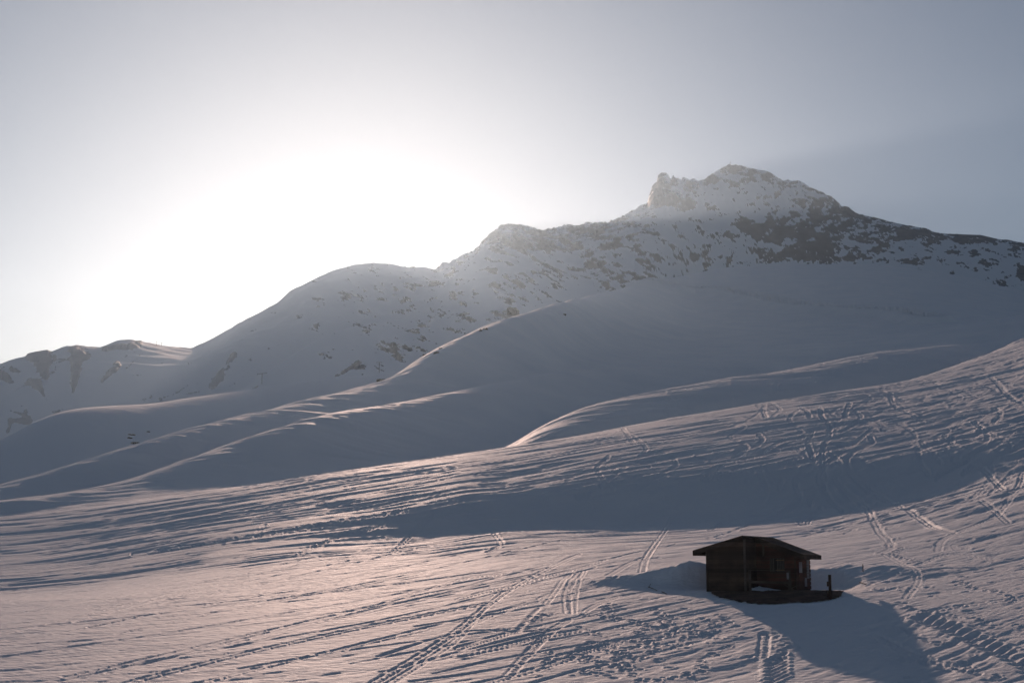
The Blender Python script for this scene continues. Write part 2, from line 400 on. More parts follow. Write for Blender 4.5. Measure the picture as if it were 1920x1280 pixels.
def z7(l): return [(1320 + x * .3125, 700 + y * .3125) for x, y in l]
def z2(l): return [(860 + x * .25, 1040 + y * .25) for x, y in l]
PAIR = (.13, .055, .022, .25)
WIDE = (.17, .07, .036, .3)
SING = (.0, .13, .042, .3)
FARP = (.16, .11, .075, .4)
tracks = [
 (z7([(590, 210), (620, 235), (635, 265)]), FARP), (z7([(700, 220), (710, 265), (750, 310), (750, 380), (715, 450), (715, 540), (725, 640), (720, 690), (760, 760), (850, 840)]), FARP),
 (z7([(875, 180), (850, 250), (855, 262)]), FARP), (z7([(915, 235), (942, 265), (900, 310), (820, 350)]), FARP),
 (z7([(630, 340), (650, 355), (625, 410), (640, 470), (655, 540), (600, 590), (550, 660), (575, 740), (535, 800), (440, 860), (300, 900), (170, 950), (40, 990)]), FARP),
 (z7([(340, 600), (378, 690), (350, 755), (250, 820), (160, 870), (40, 940)]), FARP), (z7([(1000, 390), (1010, 420), (930, 450), (880, 490), (856, 530), (880, 600), (940, 660), (1000, 700), (1100, 770), (1230, 830), (1380, 920), (1490, 955)]), FARP),
 (z7([(1280, 450), (1300, 540), (1345, 600)]), FARP), (z7([(1990, 480), (1800, 580), (1700, 620), (1550, 690), (1350, 760), (1200, 805), (1000, 870), (800, 930), (560, 985), (300, 1010)]), WIDE),
 (z7([(1725, 570), (1725, 620), (1690, 680), (1600, 755), (1450, 810), (1300, 850)]), WIDE), (z7([(1990, 650), (1900, 690), (1800, 800), (1740, 860), (1600, 920), (1480, 970), (1420, 1010), (1405, 1060)]), WIDE),
 (z7([(1620, 340), (1520, 365), (1480, 400), (1495, 435), (1550, 470)]), FARP), (z7([(1720, 10), (1780, 80), (1830, 140), (1930, 190)]), FARP),
 (z7([(870, 780), (960, 840), (1010, 880), (1060, 960), (1110, 1010), (1120, 1050), (1060, 1075)]), WIDE), (z7([(820, 585), (785, 630), (860, 720), (960, 790), (1010, 870)]), FARP),
 (z7([(700, 820), (650, 860), (610, 905), (570, 890)]), FARP), (z7([(1120, 120), (1130, 180), (1160, 210), (1220, 240)]), FARP), (z7([(1920, 350), (1700, 410), (1560, 480), (1500, 520)]), FARP),
 (z7([(830, 480), (720, 560), (690, 640), (720, 690), (640, 755), (640, 790)]), FARP), (z7([(330, 370), (352, 400), (300, 440), (200, 460)]), FARP),
 (z7([(560, 560), (480, 620), (450, 680)]), FARP), (z7([(900, 940), (860, 965), (1010, 930), (1150, 920)]), PAIR), (z7([(1200, 800), (1290, 870), (1400, 930)]), WIDE),
 (z7([(1660, 760), (1740, 820), (1820, 890)]), WIDE), (z7([(1500, 330), (1620, 300), (1700, 240), (1780, 250), (1740, 300), (1640, 330)]), FARP),
 (z7([(1600, 560), (1680, 520), (1760, 500), (1850, 470), (1920, 420)]), FARP), (z7([(1560, 600), (1650, 560), (1730, 640), (1790, 700)]), FARP),
 (z7([(1400, 620), (1500, 560), (1640, 480), (1700, 400), (1690, 360)]), FARP), (z7([(1850, 600), (1790, 660), (1720, 720)]), FARP), (z7([(1910, 600), (1880, 690), (1800, 740)]), FARP),
 (z7([(1740, 210), (1780, 240), (1740, 290)]), FARP), (z7([(1620, 290), (1700, 360), (1800, 410), (1835, 450), (1800, 480), (1750, 460)]), FARP), (z7([(440, 60), (400, 130), (360, 210), (370, 270)]), FARP),
 (z7([(600, 470), (760, 430), (900, 420), (1000, 340), (1040, 345)]), FARP), (z7([(220, 530), (400, 470), (560, 400), (640, 350)]), FARP), (z7([(0, 640), (200, 590), (400, 560), (640, 490), (860, 430)]), FARP),
 (z7([(0, 600), (160, 540), (330, 480), (480, 400)]), FARP), (z7([(1600, 1000), (1500, 1030), (1530, 1060), (1580, 1050)]), PAIR), (z7([(700, 930), (650, 955)]), PAIR),
 (z2([(-700, 1000), (-300, 760), (0, 560), (240, 360), (450, 220), (640, 120), (780, 50), (900, 0)]), WIDE), (z2([(-640, 1040), (-240, 790), (0, 620), (200, 380), (360, 240), (500, 190), (700, 150), (920, 100), (1120, 30)]), PAIR),
 (z2([(0, 330), (230, 270), (450, 225), (700, 150), (830, 120)]), WIDE), (z2([(-900, 440), (-300, 300), (0, 245), (250, 180), (420, 140), (640, 80)]), SING), (z2([(-1400, 560), (-700, 400), (0, 190), (300, 150)]), PAIR),
 (z2([(0, 700), (200, 640), (400, 580), (560, 560)]), WIDE), (z2([(0, 750), (350, 680), (600, 620), (900, 570)]), WIDE), (z2([(-600, 760), (0, 580), (450, 570), (680, 560)]), SING),
 (z2([(380, 900), (480, 780), (560, 700), (640, 620), (720, 550), (820, 490)]), WIDE), (z2([(100, 980), (400, 910), (760, 800), (1000, 710), (1200, 660)]), WIDE), (z2([(560, 960), (880, 870), (1100, 830)]), SING),
 (z2([(820, 430), (810, 330), (820, 260), (860, 200), (910, 130)]), WIDE), (z2([(860, 430), (870, 300), (900, 200), (940, 120)]), PAIR), (z2([(660, 360), (760, 230), (830, 150)]), PAIR), (z2([(610, 330), (700, 290), (800, 265)]), PAIR),
 (z2([(950, 420), (1060, 360), (1200, 310)]), PAIR), (z2([(1100, 170), (1200, 110), (1290, 60), (1400, 20)]), WIDE), (z2([(1370, 180), (1385, 80), (1420, 0), (1560, -200), (1640, -330)]), WIDE),
 (z2([(900, 540), (1040, 590), (1120, 630)]), SING), (z2([(1050, 80), (1200, 50), (1500, 20)]), SING), (z2([(450, 560), (550, 450), (600, 400)]), SING), (z2([(0, 540), (160, 490), (330, 420), (500, 370)]), PAIR),
 ([(0, 1232), (300, 1188), (600, 1138), (900, 1086), (1040, 1062)], SING), ([(0, 1180), (300, 1150), (700, 1100), (960, 1066)], SING), ([(0, 1110), (200, 1088), (500, 1050), (800, 1022)], SING),
 ([(230, 1282), (500, 1215), (760, 1160), (930, 1128)], WIDE), ([(340, 1290), (560, 1235), (800, 1180)], PAIR), ([(80, 1282), (360, 1225), (700, 1165)], SING),
 ([(470, 1070), (600, 1045), (700, 1028)], SING), ([(700, 1075), (860, 1040), (900, 1032)], SING), ([(250, 1040), (420, 1015), (600, 985), (760, 960)], FARP),
 ([(560, 1040), (640, 1005), (700, 990), (760, 950)], FARP), ([(740, 1035), (780, 995), (810, 965)], FARP), ([(916, 1035), (940, 1020), (925, 1000)], FARP), ([(480, 1005), (495, 985)], FARP),
 ([(1640, 1190), (1720, 1230), (1830, 1262)], WIDE), ([(1560, 1090), (1700, 1072), (1920, 1060)], SING), ([(1650, 1090), (1780, 1110), (1920, 1150)], SING), ([(1700, 1160), (1780, 1140), (1920, 1120)], PAIR),
 ([(1434, 1190), (1430, 1230)], WIDE), ([(1660, 1040), (1720, 1080), (1700, 1120)], PAIR), ([(1720, 1060), (1780, 1040), (1860, 1050)], PAIR),
]
rng = np.random.RandomState(5)
for k in range(26):       # long faint runs over the lower field
    x0 = rng.uniform(-100, 900); y0 = rng.uniform(1130, 1290); x1 = x0 + rng.uniform(350, 800); y1 = y0 - (x1 - x0) * rng.uniform(.14, .24)
    tracks.append(([(x0, y0), (x0 * .6 + x1 * .4, y0 * .6 + y1 * .4 + rng.uniform(-6, 6)), (x1, y1)], (0, rng.uniform(.07, .14), rng.uniform(.02, .045), .4)))
for k in range(40):       # faint unremembered turns on the upper slope
    x0 = rng.uniform(1050, 1900); y0 = rng.uniform(760, 900) - (x0 - 1200) * .12
    pts_ = [(x0, y0)]
    dxx = rng.choice([-1, 1])
    for q in range(rng.randint(2, 5)):
        pts_.append((pts_[-1][0] + dxx * rng.uniform(10, 32), pts_[-1][1] + rng.uniform(6, 22)))
        if rng.rand() < .5: dxx = -dxx
    tracks.append((pts_, (.13, .10, .05, .4)))
for pts_, kind in tracks:
    wp = []
    for p in smooth_poly(pts_, 8):
        h_ = hit(p[0], p[1], 47, 460)
        if wp and math.hypot(h_.x - wp[-1][0], h_.y - wp[-1][1]) > 45: wp.append(None)
        wp.append((h_.x, h_.y))
    seg = []
    for p in wp + [None]:
        if p is None:
            if len(seg) > 1: carve(seg, kind)
            seg = []
        else: seg.append(p)
    flush()
# track across the flank of the far dome
dome = [(1215, 533), (1260, 539), (1300, 543), (1350, 547), (1400, 558), (1450, 568), (1500, 576), (1600, 584), (1680, 590), (1740, 602)]
wp = [tuple(hit(x, y + 2, 600, 2400)[:2]) for x, y in smooth_poly(dome, 6)]
carve(wp, (0, 8, 5.0, 1.2)); flush()
for ln in ([(905, 625), (923, 618), (955, 606), (993, 591)], [(835, 668), (847, 661), (888, 635), (914, 626), (955, 613), (993, 602), (1052, 592)], [(1000, 712), (1060, 703), (1130, 697)]):
    wp = [tuple(hit(x, y + 2, 380, 1100)[:2]) for x, y in smooth_poly(ln, 6)]
    carve(wp, (0, 5.5, -1.1, 0)); flush()

Z -= REL * CV * (1 - sstep(Rg, 95, 135))
# footprints: trampled places
def dimple(x, y, rad, dep):
    r = math.hypot(x, y); A = math.atan2(x, y); W = rad * 2.4
    i0 = np.searchsorted(az, A - W / r); i1 = np.searchsorted(az, A + W / r)
    j0 = np.searchsorted(rq, r - W); j1 = np.searchsorted(rq, r + W)
    d = np.hypot(X[j0:j1, i0:i1] - x, (Y[j0:j1, i0:i1] - y)) / rad
    Z[j0:j1, i0:i1] += dep * (-np.exp(-d ** 4) + .45 * np.exp(-((d - 1.45) / .4) ** 2))
clusters = [((1190, 1180), 70, 22, 60), ((1130, 1225), 60, 30, 60), ((1260, 1200), 70, 25, 55), ((1010, 1185), 30, 40, 30), ((1330, 1170), 70, 12, 40), ((1170, 1265), 50, 12, 30),
            ((1000, 1230), 30, 30, 22), ((1450, 1215), 40, 25, 30), ((1690, 1110), 60, 20, 36), ((1820, 1140), 90, 30, 50), ((1880, 1200), 60, 40, 36), ((820, 890), 30, 8, 26), ((1645, 940), 20, 30, 26), ((1680, 1250), 70, 20, 36),
            ((1610, 1240), 50, 30, 0), ((1860, 1080), 70, 20, 36), ((1090, 1095), 40, 12, 18)]
for (cx, cy), sx, sy, n in clusters:
    for k in range(n):
        if k % 3: continue
        p = hit(cx + rng.normal() * sx, min(1300, cy + rng.normal() * sy), 47, 300)
        dimple(p.x, p.y, rng.uniform(.10, .22), rng.uniform(.02, .06))
def trail(x0, y0, x1, y1, wig=.5):
    a_ = hit(x0, y0, 47, 200); b_ = hit(x1, y1, 47, 200)
    n = int((b_ - a_).length / .42)
    dx, dy = (b_.x - a_.x), (b_.y - a_.y); L_ = math.hypot(dx, dy) + 1e-6
    for k in range(n):
        t = k / max(n, 1); s_ = .13 * (1 if k % 2 else -1) + wig * math.sin(k * .37 + x0)
        dimple(a_.x + dx * t - dy / L_ * s_ + rng.normal() * .05, a_.y + dy * t + dx / L_ * s_ + rng.normal() * .07, rng.uniform(.11, .18), rng.uniform(.03, .075))
for q in ((1080, 1150, 1330, 1190), (1090, 1260, 1290, 1170), (1180, 1280, 1240, 1140), (1010, 1240, 1150, 1205), (1270, 1215, 1340, 1160), (1240, 1280, 1330, 1235), (1100, 1215, 1210, 1235), (1330, 1200, 1260, 1165),
          (1445, 1190, 1480, 1240), (1680, 1130, 1880, 1180), (1640, 1105, 1760, 1100), (1700, 1230, 1880, 1275), (1660, 1180, 1790, 1210), (1800, 1090, 1915, 1130), (1620, 900, 1660, 1010), (1660, 1010, 1700, 1060), (960, 1170, 1060, 1150), (1180, 1170, 1130, 1130), (1060, 1225, 1180, 1255), (1150, 1200, 1230, 1210)):
    trail(*q, wig=rng.uniform(.1, .6))
# a row of chunky snowcat bars
for k in range(15):
    t = k / 14
    p = hit(1735 + 205 * t, 1150 + 92 * t ** 1.1 + 3, 47, 120)
    q = hit(1722 + 205 * t, 1160 + 92 * t ** 1.1 + 3, 47, 120)
    carve([(p.x, p.y), (q.x, q.y)], (0, .24, .10, .7))
for k in range(7):
    p = hit(1440 + 30, 1226 + 7 * k, 47, 120); q = hit(1440, 1240 + 7 * k, 47, 120)
    carve([(p.x, p.y), (q.x, q.y)], (0, .13, .08, .8))
flush()

# ------------------------------------------------------------------ the scoop round the hut
mound = 1.15 * np.exp(-((gu + 1.6) / 2.7) ** 2 - ((gv - 3.6) / 1.9) ** 2) + .35 * np.exp(-((gu + 6) / 3.5) ** 2 - ((gv - 3.0) / 1.6) ** 2)
mound += .45 * np.exp(-((gu - 6.0) / 4.0) ** 2 - ((gv - 9.0) / 2.2) ** 2)
lumpy = fbm(X / .9, Y / .9, 77, 3)
mound = mound * (1 + .12 * lumpy)
ang = np.where(gu < 2.2, 8.6, 6.2)
ru = (gu - 2.2) / ang
rv = np.where(gv < 1.6, (gv - 1.6) / 5.4, (gv - 1.6) / (7.0 - 4.4 * sstep(-gu, -1.5, 3.0)))
rho = np.sqrt(ru ** 2 + rv ** 2) + .02 * lumpy + .05 * pn(X / 2, Y / 2, 78)
sharp = np.where(gu < 0, sstep(rho, 1.0, .38), sstep(rho, 1.0, .80))
wl = sstep(gu, -1.5, 1.5)
wpit = (1 - wl) * sstep(rho, 1.0, .36) + wl * sstep(rho, 1.0, .74)
crisp = .03 * fbm(X / .35, Y / .35, 80, 2) * np.exp(-((rho - .95) / .12) ** 2)
rough_in = .03 * pn(X / .5, Y / .5, 79)
Znew = (Z + mound + crisp) * (1 - wpit) + (floorz + rough_in) * wpit
Z = np.where(near, Znew, Z)

# ------------------------------------------------------------------ mountains: relief and rock
tS = Rg / R_S[None, :]
mw = sstep(Rg / R_dE[None, :], 1.0, 1.35) * (np.abs(az)[None, :] < .6)
crag = sstep(PXg, 815, 900)[None, :] * (1 - .7 * sstep(PXg, 1600, 1750))[None, :] + .12
zone = np.clip(1 - np.abs(tS - .80) / .20, 0, 1) ** .8
msk = mw > 0
rr = np.zeros_like(Z)
xm, ym = X[msk], Y[msk]
ridg = 1 - 2 * np.abs(fbm(xm / 420, ym / 520, 31, 5, .5)); 
rr[msk] = ridg
Z += mw * zone * 30 * rr * (.4 + .6 * crag)
jag = np.zeros_like(Z); jag[msk] = np.abs(fbm(xm / 26, ym / 60, 61, 3, .6)) - .25
Z += mw * np.clip(1 - np.abs(tS - .97) / .1, 0, 1) * 11 * jag * crag
# photo position of every mountain vertex, for where the rock shows
with np.errstate(divide='ignore', invalid='ignore'):
    dep = Y * math.cos(PITCH) + Z * math.sin(PITCH)
    VX = 960 + F * X / dep
    VY = 640 - F * (-Y * math.sin(PITCH) + Z * math.cos(PITCH)) / dep
blobs = [(1395, 340, 60, 24, .34), (1250, 365, 26, 26, .75), (1285, 385, 22, 18, .5), (1415, 428, 40, 14, .6), (1445, 462, 75, 20, .62), (1510, 430, 40, 24, .5), (1555, 410, 40, 26, .50), (1610, 440, 55, 22, .40),
 (1470, 488, 70, 10, .55), (1580, 480, 60, 14, .45), (1655, 440, 34, 9, .6), (1740, 440, 50, 12, .75), (1700, 463, 40, 14, .3), (1830, 448, 60, 11, .7), (1900, 470, 30, 14, .45), (1720, 493, 20, 6, .6), (1840, 490, 16, 7, .5),
 (1916, 516, 10, 10, .8), (960, 452, 46, 24, .75), (1035, 450, 40, 16, .55), (1120, 438, 40, 20, .7), (1010, 500, 40, 22, .2), (1090, 505, 60, 26, .36), (1190, 455, 30, 30, .32), (1270, 455, 40, 26, .30), (1180, 520, 60, 12, .5), (1320, 485, 20, 18, .45),
 (960, 545, 40, 20, .3), (860, 560, 60, 30, .12), (85, 682, 26, 20, .8), (143, 690, 12, 34, .85), (65, 722, 14, 10, .8), (245, 650, 22, 9, .75), (200, 700, 22, 8, .5), (190, 712, 10, 10, .5), (18, 700, 18, 14, .6), (30, 785, 26, 9, .6), (60, 775, 16, 8, .5),
 (25, 760, 16, 10, .3), (130, 785, 30, 6, .5), (300, 700, 30, 10, .1), (413, 708, 12, 14, .6), (440, 672, 22, 10, .4), (350, 735, 40, 5, .2), (600, 560, 120, 40, .12), (520, 640, 40, 20, .25), (700, 690, 60, 12, .35), (1370, 385, 25, 12, -.3),
 (1250, 420, 60, 16, -.4), (1330, 450, 26, 22, -.35), (1180, 485, 24, 14, -.1), (110, 735, 60, 20, -.3), (1000, 560, 60, 14, -.2), (1420, 395, 60, 8, .1)]
rock = np.full(Z.shape, -1.0, np.float32)
mk = (Rg > 500) & (np.abs(az)[None, :] < .45)
vx, vy, zz, xx = VX[mk], VY[mk], Z[mk], X[mk]
dens = -.62 - .0 * vx
for bx_, by_, sx, sy, am in blobs:
    dens += .5 * am * np.exp(-.5 * (((vx - bx_) / sx) ** 2 + ((vy - by_) / sy) ** 2)) * 1.05
segs = [(1238, 336, 1228, 380, 13, 15, .9), (1240, 374, 1298, 380, 14, 8, .8), (1300, 345, 1325, 352, 7, 6, .5), (1340, 335, 1380, 318, 10, 10, .55), (1395, 330, 1460, 345, 8, 8, .5), (1342, 442, 1431, 430, 7, 9, .8), (1375, 410, 1451, 442, 12, 18, .8),
 (1463, 422, 1543, 452, 22, 26, .85), (1443, 487, 1543, 462, 9, 16, .8), (1511, 378, 1603, 404, 12, 12, .8), (1520, 400, 1580, 425, 12, 14, .6), (1691, 436, 1745, 442, 8, 12, .9), (1615, 414, 1690, 436, 6, 8, .7), (1792, 450, 1858, 448, 7, 8, .9), (1591, 482, 1641, 477, 7, 9, .8),
 (1511, 489, 1589, 486, 5, 6, .8), (1600, 440, 1660, 458, 10, 7, .6), (1900, 462, 1925, 470, 8, 8, .6), (1836, 490, 1848, 492, 5, 5, .8), (1700, 492, 1716, 494, 6, 6, .8), (1912, 505, 1918, 530, 6, 6, .9), (1750, 470, 1830, 476, 5, 4, .4),
 (1084, 458, 1130, 508, 6, 8, .8), (1087, 479, 1136, 534, 5, 8, .75), (1177, 447, 1227, 487, 5, 7, .75), (1197, 470, 1224, 505, 4, 7, .7), (1259, 456, 1273, 479, 6, 9, .7), (1302, 478, 1322, 495, 6, 9, .75), (1160, 497, 1166, 510, 8, 9, .8), (1190, 518, 1224, 524, 6, 9, .9),
 (1241, 489, 1259, 496, 5, 5, .8), (923, 444, 1017, 467, 14, 12, .7), (1017, 438, 1069, 467, 8, 11, .7), (1090, 426, 1150, 452, 8, 14, .8), (1170, 412, 1215, 430, 8, 8, .6), (1000, 490, 1040, 510, 5, 6, .4), (960, 500, 985, 560, 5, 7, .45), (1050, 520, 1070, 545, 6, 6, .5),
 (890, 590, 935, 560, 3, 4, .5), (52, 668, 100, 668, 5, 9, 1.0), (75, 672, 90, 718, 17, 2, 1.2), (132, 656, 160, 664, 6, 12, 1.0), (144, 672, 137, 734, 13, 3, 1.2), (219, 687, 181, 725, 8, 3, 1.1), (196, 655, 262, 645, 5, 7, 1.0), (55, 717, 72, 724, 5, 9, 1.1), (72, 722, 90, 752, 7, 2, 1.0),
 (0, 702, 22, 716, 9, 6, 1.0), (22, 692, 34, 696, 5, 4, .9), (14, 808, 20, 790, 4, 5, 1.0), (20, 788, 55, 790, 4, 6, 1.0), (20, 770, 56, 782, 2, 2, .8), (262, 668, 238, 690, 3, 2, .8), (290, 716, 304, 712, 3, 3, .8), (104, 786, 132, 779, 4, 5, .8), (78, 803, 84, 799, 2, 3, .8),
 (397, 726, 412, 706, 9, 8, 1.1), (412, 704, 440, 664, 5, 6, .9), (424, 702, 432, 690, 3, 4, .8), (331, 737, 352, 722, 2, 2, .9), (345, 738, 384, 733, 2, 2, .9), (300, 748, 325, 740, 3, 2, .8), (360, 722, 392, 712, 2, 2, .6),
 (628, 707, 672, 680, 3, 3, .9), (726, 660, 742, 656, 4, 4, .8), (765, 656, 780, 658, 3, 3, .8), (705, 690, 725, 697, 2, 2, .7), (790, 657, 806, 656, 2, 2, .7)]
gn = .16 * fbm(xx / 22, zz / 14, 66, 3)
for x0, y0, x1, y1, wa, wb_, am in segs:
    R_ = 3.0 * max(wa, wb_)
    m_ = (vx > min(x0, x1) - R_) & (vx < max(x0, x1) + R_) & (vy > min(y0, y1) - R_) & (vy < max(y0, y1) + R_)
    px_, py_ = vx[m_], vy[m_]
    L2 = (x1 - x0) ** 2 + (y1 - y0) ** 2
    t_ = np.clip(((px_ - x0) * (x1 - x0) + (py_ - y0) * (y1 - y0)) / L2, 0, 1)
    d_ = np.hypot(px_ - x0 - t_ * (x1 - x0), py_ - y0 - t_ * (y1 - y0)) / (wa + (wb_ - wa) * t_)
    dens[m_] += am * .72 * np.exp(-d_ ** 4 * .7)
skyv = np.interp(vx, [p[0] for p in SKY], [p[1] for p in SKY])
dens += .34 * np.clip(1 - (vy - skyv) / 16, 0, 1) * sstep(vx, 820, 900) + .22 * np.clip(1 - (vy - skyv) / 45, 0, 1) * sstep(vx, 1200, 1240) * (1 - sstep(vx, 1600, 1700))
e1 = xx * .86 + zz * .5; e2 = -xx * .5 * 1 + zz * .86
left = sstep(1150 - vx, 0, 150)
q1 = xx * .62 - zz * .78; q2 = xx * .78 + zz * .62
s1 = e1 * (1 - left) + q1 * left; s2 = e2 * (1 - left) + q2 * left
nz = (fbm(e1 / 40, e2 / 24, 90, 6, .74) * (1 - left) + fbm(q1 / 46, q2 / 20, 90, 6, .74) * left) * (1 - .5 * sstep(-vx, -760, -560))
far = sstep((Rg / R_dE[None, :])[mk], .87, .93)
rock[mk] = (dens + gn + 1.5 * nz) * far + (-1) * (1 - far)
rock[:] = np.where(rock < -1, -1, rock)
# rock stands proud of the snow
Z += mw * 2.2 * np.clip(rock * 2, 0, 1)

# ------------------------------------------------------------------ materials
def mat(name):
    m = bpy.data.materials.new(name); m.use_nodes = True
    return m, m.node_tree, m.node_tree.nodes['Principled BSDF']

def snow_material():
    m, t, b = mat('snow')
    b.inputs['Roughness'].default_value = .75
    b.inputs['Specular IOR Level'].default_value = .16
    co_ = t.nodes.new('ShaderNodeTexCoord')
    n = t.nodes.new('ShaderNodeTexNoise'); n.inputs['Scale'].default_value = .05; n.inputs['Detail'].default_value = 4
    t.links.new(co_.outputs['Object'], n.inputs['Vector'])
    r = t.nodes.new('ShaderNodeValToRGB')
    r.color_ramp.elements[0].position = .3; r.color_ramp.elements[0].color = (.78, .80, .83, 1)
    r.color_ramp.elements[1].position = .7; r.color_ramp.elements[1].color = (.86, .86, .87, 1)
    t.links.new(n.outputs['Fac'], r.inputs['Fac']); t.links.new(r.outputs['Color'], b.inputs['Base Color'])
    n2 = t.nodes.new('ShaderNodeTexNoise'); n2.inputs['Scale'].default_value = 3.2; n2.inputs['Detail'].default_value = 6; n2.inputs['Roughness'].default_value = .6
    mp = t.nodes.new('ShaderNodeMapping'); mp.inputs['Scale'].default_value = (.45, 1, .6); mp.inputs['Rotation'].default_value = (0, 0, math.radians(-18))
    t.links.new(co_.outputs['Object'], mp.inputs['Vector']); t.links.new(mp.outputs['Vector'], n2.inputs['Vector'])
    bp = t.nodes.new('ShaderNodeBump'); bp.inputs['Strength'].default_value = 1.0; bp.inputs['Distance'].default_value = .11
    t.links.new(n2.outputs['Fac'], bp.inputs['Height']); t.links.new(bp.outputs['Normal'], b.inputs['Normal'])
    return m

def mountain_material():
    m, t, b = mat('mountain_snow_and_rock')
    b.inputs['Roughness'].default_value = .8
    b.inputs['Specular IOR Level'].default_value = .2
    at = t.nodes.new('ShaderNodeAttribute'); at.attribute_name = 'rock'
    co_ = t.nodes.new('ShaderNodeTexCoord')
    n = t.nodes.new('ShaderNodeTexNoise'); n.inputs['Scale'].default_value = .06; n.inputs['Detail'].default_value = 8; n.inputs['Roughness'].default_value = .75
    t.links.new(co_.outputs['Object'], n.inputs['Vector'])
    ma = t.nodes.new('ShaderNodeMath'); ma.operation = 'MULTIPLY_ADD'; ma.inputs[1].default_value = 1.0; 
    t.links.new(n.outputs['Fac'], ma.inputs[0]); t.links.new(at.outputs['Fac'], ma.inputs[2])
    r = t.nodes.new('ShaderNodeMapRange'); r.inputs[1].default_value = .42; r.inputs[2].default_value = .50
    t.links.new(ma.outputs[0], r.inputs[0])
    rk = t.nodes.new('ShaderNodeValToRGB')
    rk.color_ramp.elements[0].position = .35; rk.color_ramp.elements[0].color = (.020, .025, .034, 1)
    rk.color_ramp.elements[1].position = .7; rk.color_ramp.elements[1].color = (.062, .07, .088, 1)
    n3 = t.nodes.new('ShaderNodeTexNoise'); n3.inputs['Scale'].default_value = .045; n3.inputs['Detail'].default_value = 8; n3.inputs['Roughness'].default_value = .7
    t.links.new(co_.outputs['Object'], n3.inputs['Vector'])
    t.links.new(n3.outputs['Fac'], rk.inputs['Fac'])
    mx = t.nodes.new('ShaderNodeMix'); mx.data_type = 'RGBA'
    mx.inputs[6].default_value = (.80, .82, .85, 1)
    t.links.new(rk.outputs['Color'], mx.inputs[7])
    du = t.nodes.new('ShaderNodeMapRange'); du.inputs[1].default_value = .35; du.inputs[2].default_value = .65; du.inputs[3].default_value = .8; du.inputs[4].default_value = 1.0
    t.links.new(n3.outputs['Fac'], du.inputs[0])
    mm = t.nodes.new('ShaderNodeMath'); mm.operation = 'MULTIPLY'
    t.links.new(r.outputs[0], mm.inputs[0]); t.links.new(du.outputs[0], mm.inputs[1]); 
    a2 = t.nodes.new('ShaderNodeAttribute'); a2.attribute_name = 'veil_fade'      # rock colour paled on the far left, imitating a veil of bright haze
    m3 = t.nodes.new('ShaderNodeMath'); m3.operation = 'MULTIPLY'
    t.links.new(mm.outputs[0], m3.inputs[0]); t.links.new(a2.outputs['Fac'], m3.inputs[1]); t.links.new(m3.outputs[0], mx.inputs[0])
    t.links.new(mx.outputs[2], b.inputs['Base Color'])
    return m

M_snow = snow_material(); M_mtn = mountain_material()

# ------------------------------------------------------------------ build the land as one sheet in four neighbouring pieces
def build_land(name, facemask, material, attr=None):
    jj, ii = np.where(facemask)
    i2 = (ii + 1)
    ids = np.stack([jj * NA + ii, jj * NA + i2, (jj + 1) * NA + i2, (jj + 1) * NA + ii], 1)
    used = np.unique(ids)
    lut = np.zeros(NR * NA, np.int64); lut[used] = np.arange(len(used))
    f = lut[ids].astype(np.int32)
    f = f[:, ::-1]
    co_ = np.stack([X.ravel()[used], Y.ravel()[used], Z.ravel()[used]], 1).astype(np.float32)
    me = bpy.data.meshes.new(name)
    me.vertices.add(len(used)); me.vertices.foreach_set('co', co_.ravel())
    me.loops.add(f.size); me.loops.foreach_set('vertex_index', np.ascontiguousarray(f).ravel())
    me.polygons.add(len(f)); me.polygons.foreach_set('loop_start', (np.arange(len(f)) * 4).astype(np.int32))
    me.polygons.foreach_set('loop_total', np.full(len(f), 4, np.int32))
    me.polygons.foreach_set('use_smooth', np.ones(len(f), bool))
    me.update(calc_edges=True)
    if attr is not None:
        at = me.attributes.new('rock', 'FLOAT', 'POINT')
        at.data.foreach_set('value', attr.ravel()[used].astype(np.float32))
        a2 = me.attributes.new('veil_fade', 'FLOAT', 'POINT')
        a2.data.foreach_set('value', (.52 + .48 * sstep(VX, 380, 800)).ravel()[used].astype(np.float32))  # painted haze: rock tone fades towards snow on the left range
    me.materials.append(material)
    o = bpy.data.objects.new(name, me); sc.collection.objects.link(o)
    tag(o, kind='structure')
    return o

# close the ring behind the camera
NAo = NA
fr = rq[:-1, None]
inner = R_dA[None, :-1]
mA = fr < inner
mM = fr >= (R_dD[None, :-1])
mMt = fr >= (R_dE[None, :-1])
build_land('snow_field', mA, M_snow)
build_land('snow_hills', (~mA) & (~mM), M_snow)
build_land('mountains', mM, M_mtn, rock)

# ------------------------------------------------------------------ haze
def box_mesh(name, lo, hi):
    bm = bmesh.new()
    bmesh.ops.create_cube(bm, size=1)
    for v_ in bm.verts:
        v_.co = Vector(((lo[0] if v_.co.x < 0 else hi[0]), (lo[1] if v_.co.y < 0 else hi[1]), (lo[2] if v_.co.z < 0 else hi[2])))
    me = bpy.data.meshes.new(name); bm.to_mesh(me); bm.free()
    return me
zlo = float(Z.min()) - 1.0
zhi = float(Z.max()) + 8
hz = bpy.data.objects.new('haze', box_mesh('haze', (-5450, -5450, zlo), (5450, 5450, zhi)))
sc.collection.objects.link(hz)
mh = bpy.data.materials.new('haze'); mh.use_nodes = True
t = mh.node_tree; t.nodes.clear()
out = t.nodes.new('ShaderNodeOutputMaterial'); pv = t.nodes.new('ShaderNodeVolumePrincipled')
pv.inputs['Color'].default_value = (.57, .79, .97, 1)
pv.inputs['Density'].default_value = HAZE_DENSITY
pv.inputs['Anisotropy'].default_value = HAZE_G
t.links.new(pv.outputs[0], out.inputs['Volume'])
hz.data.materials.append(mh)
tag(hz, 'pale bright morning haze filling the valley in front of the sunlit ridge', 'haze', kind='stuff')
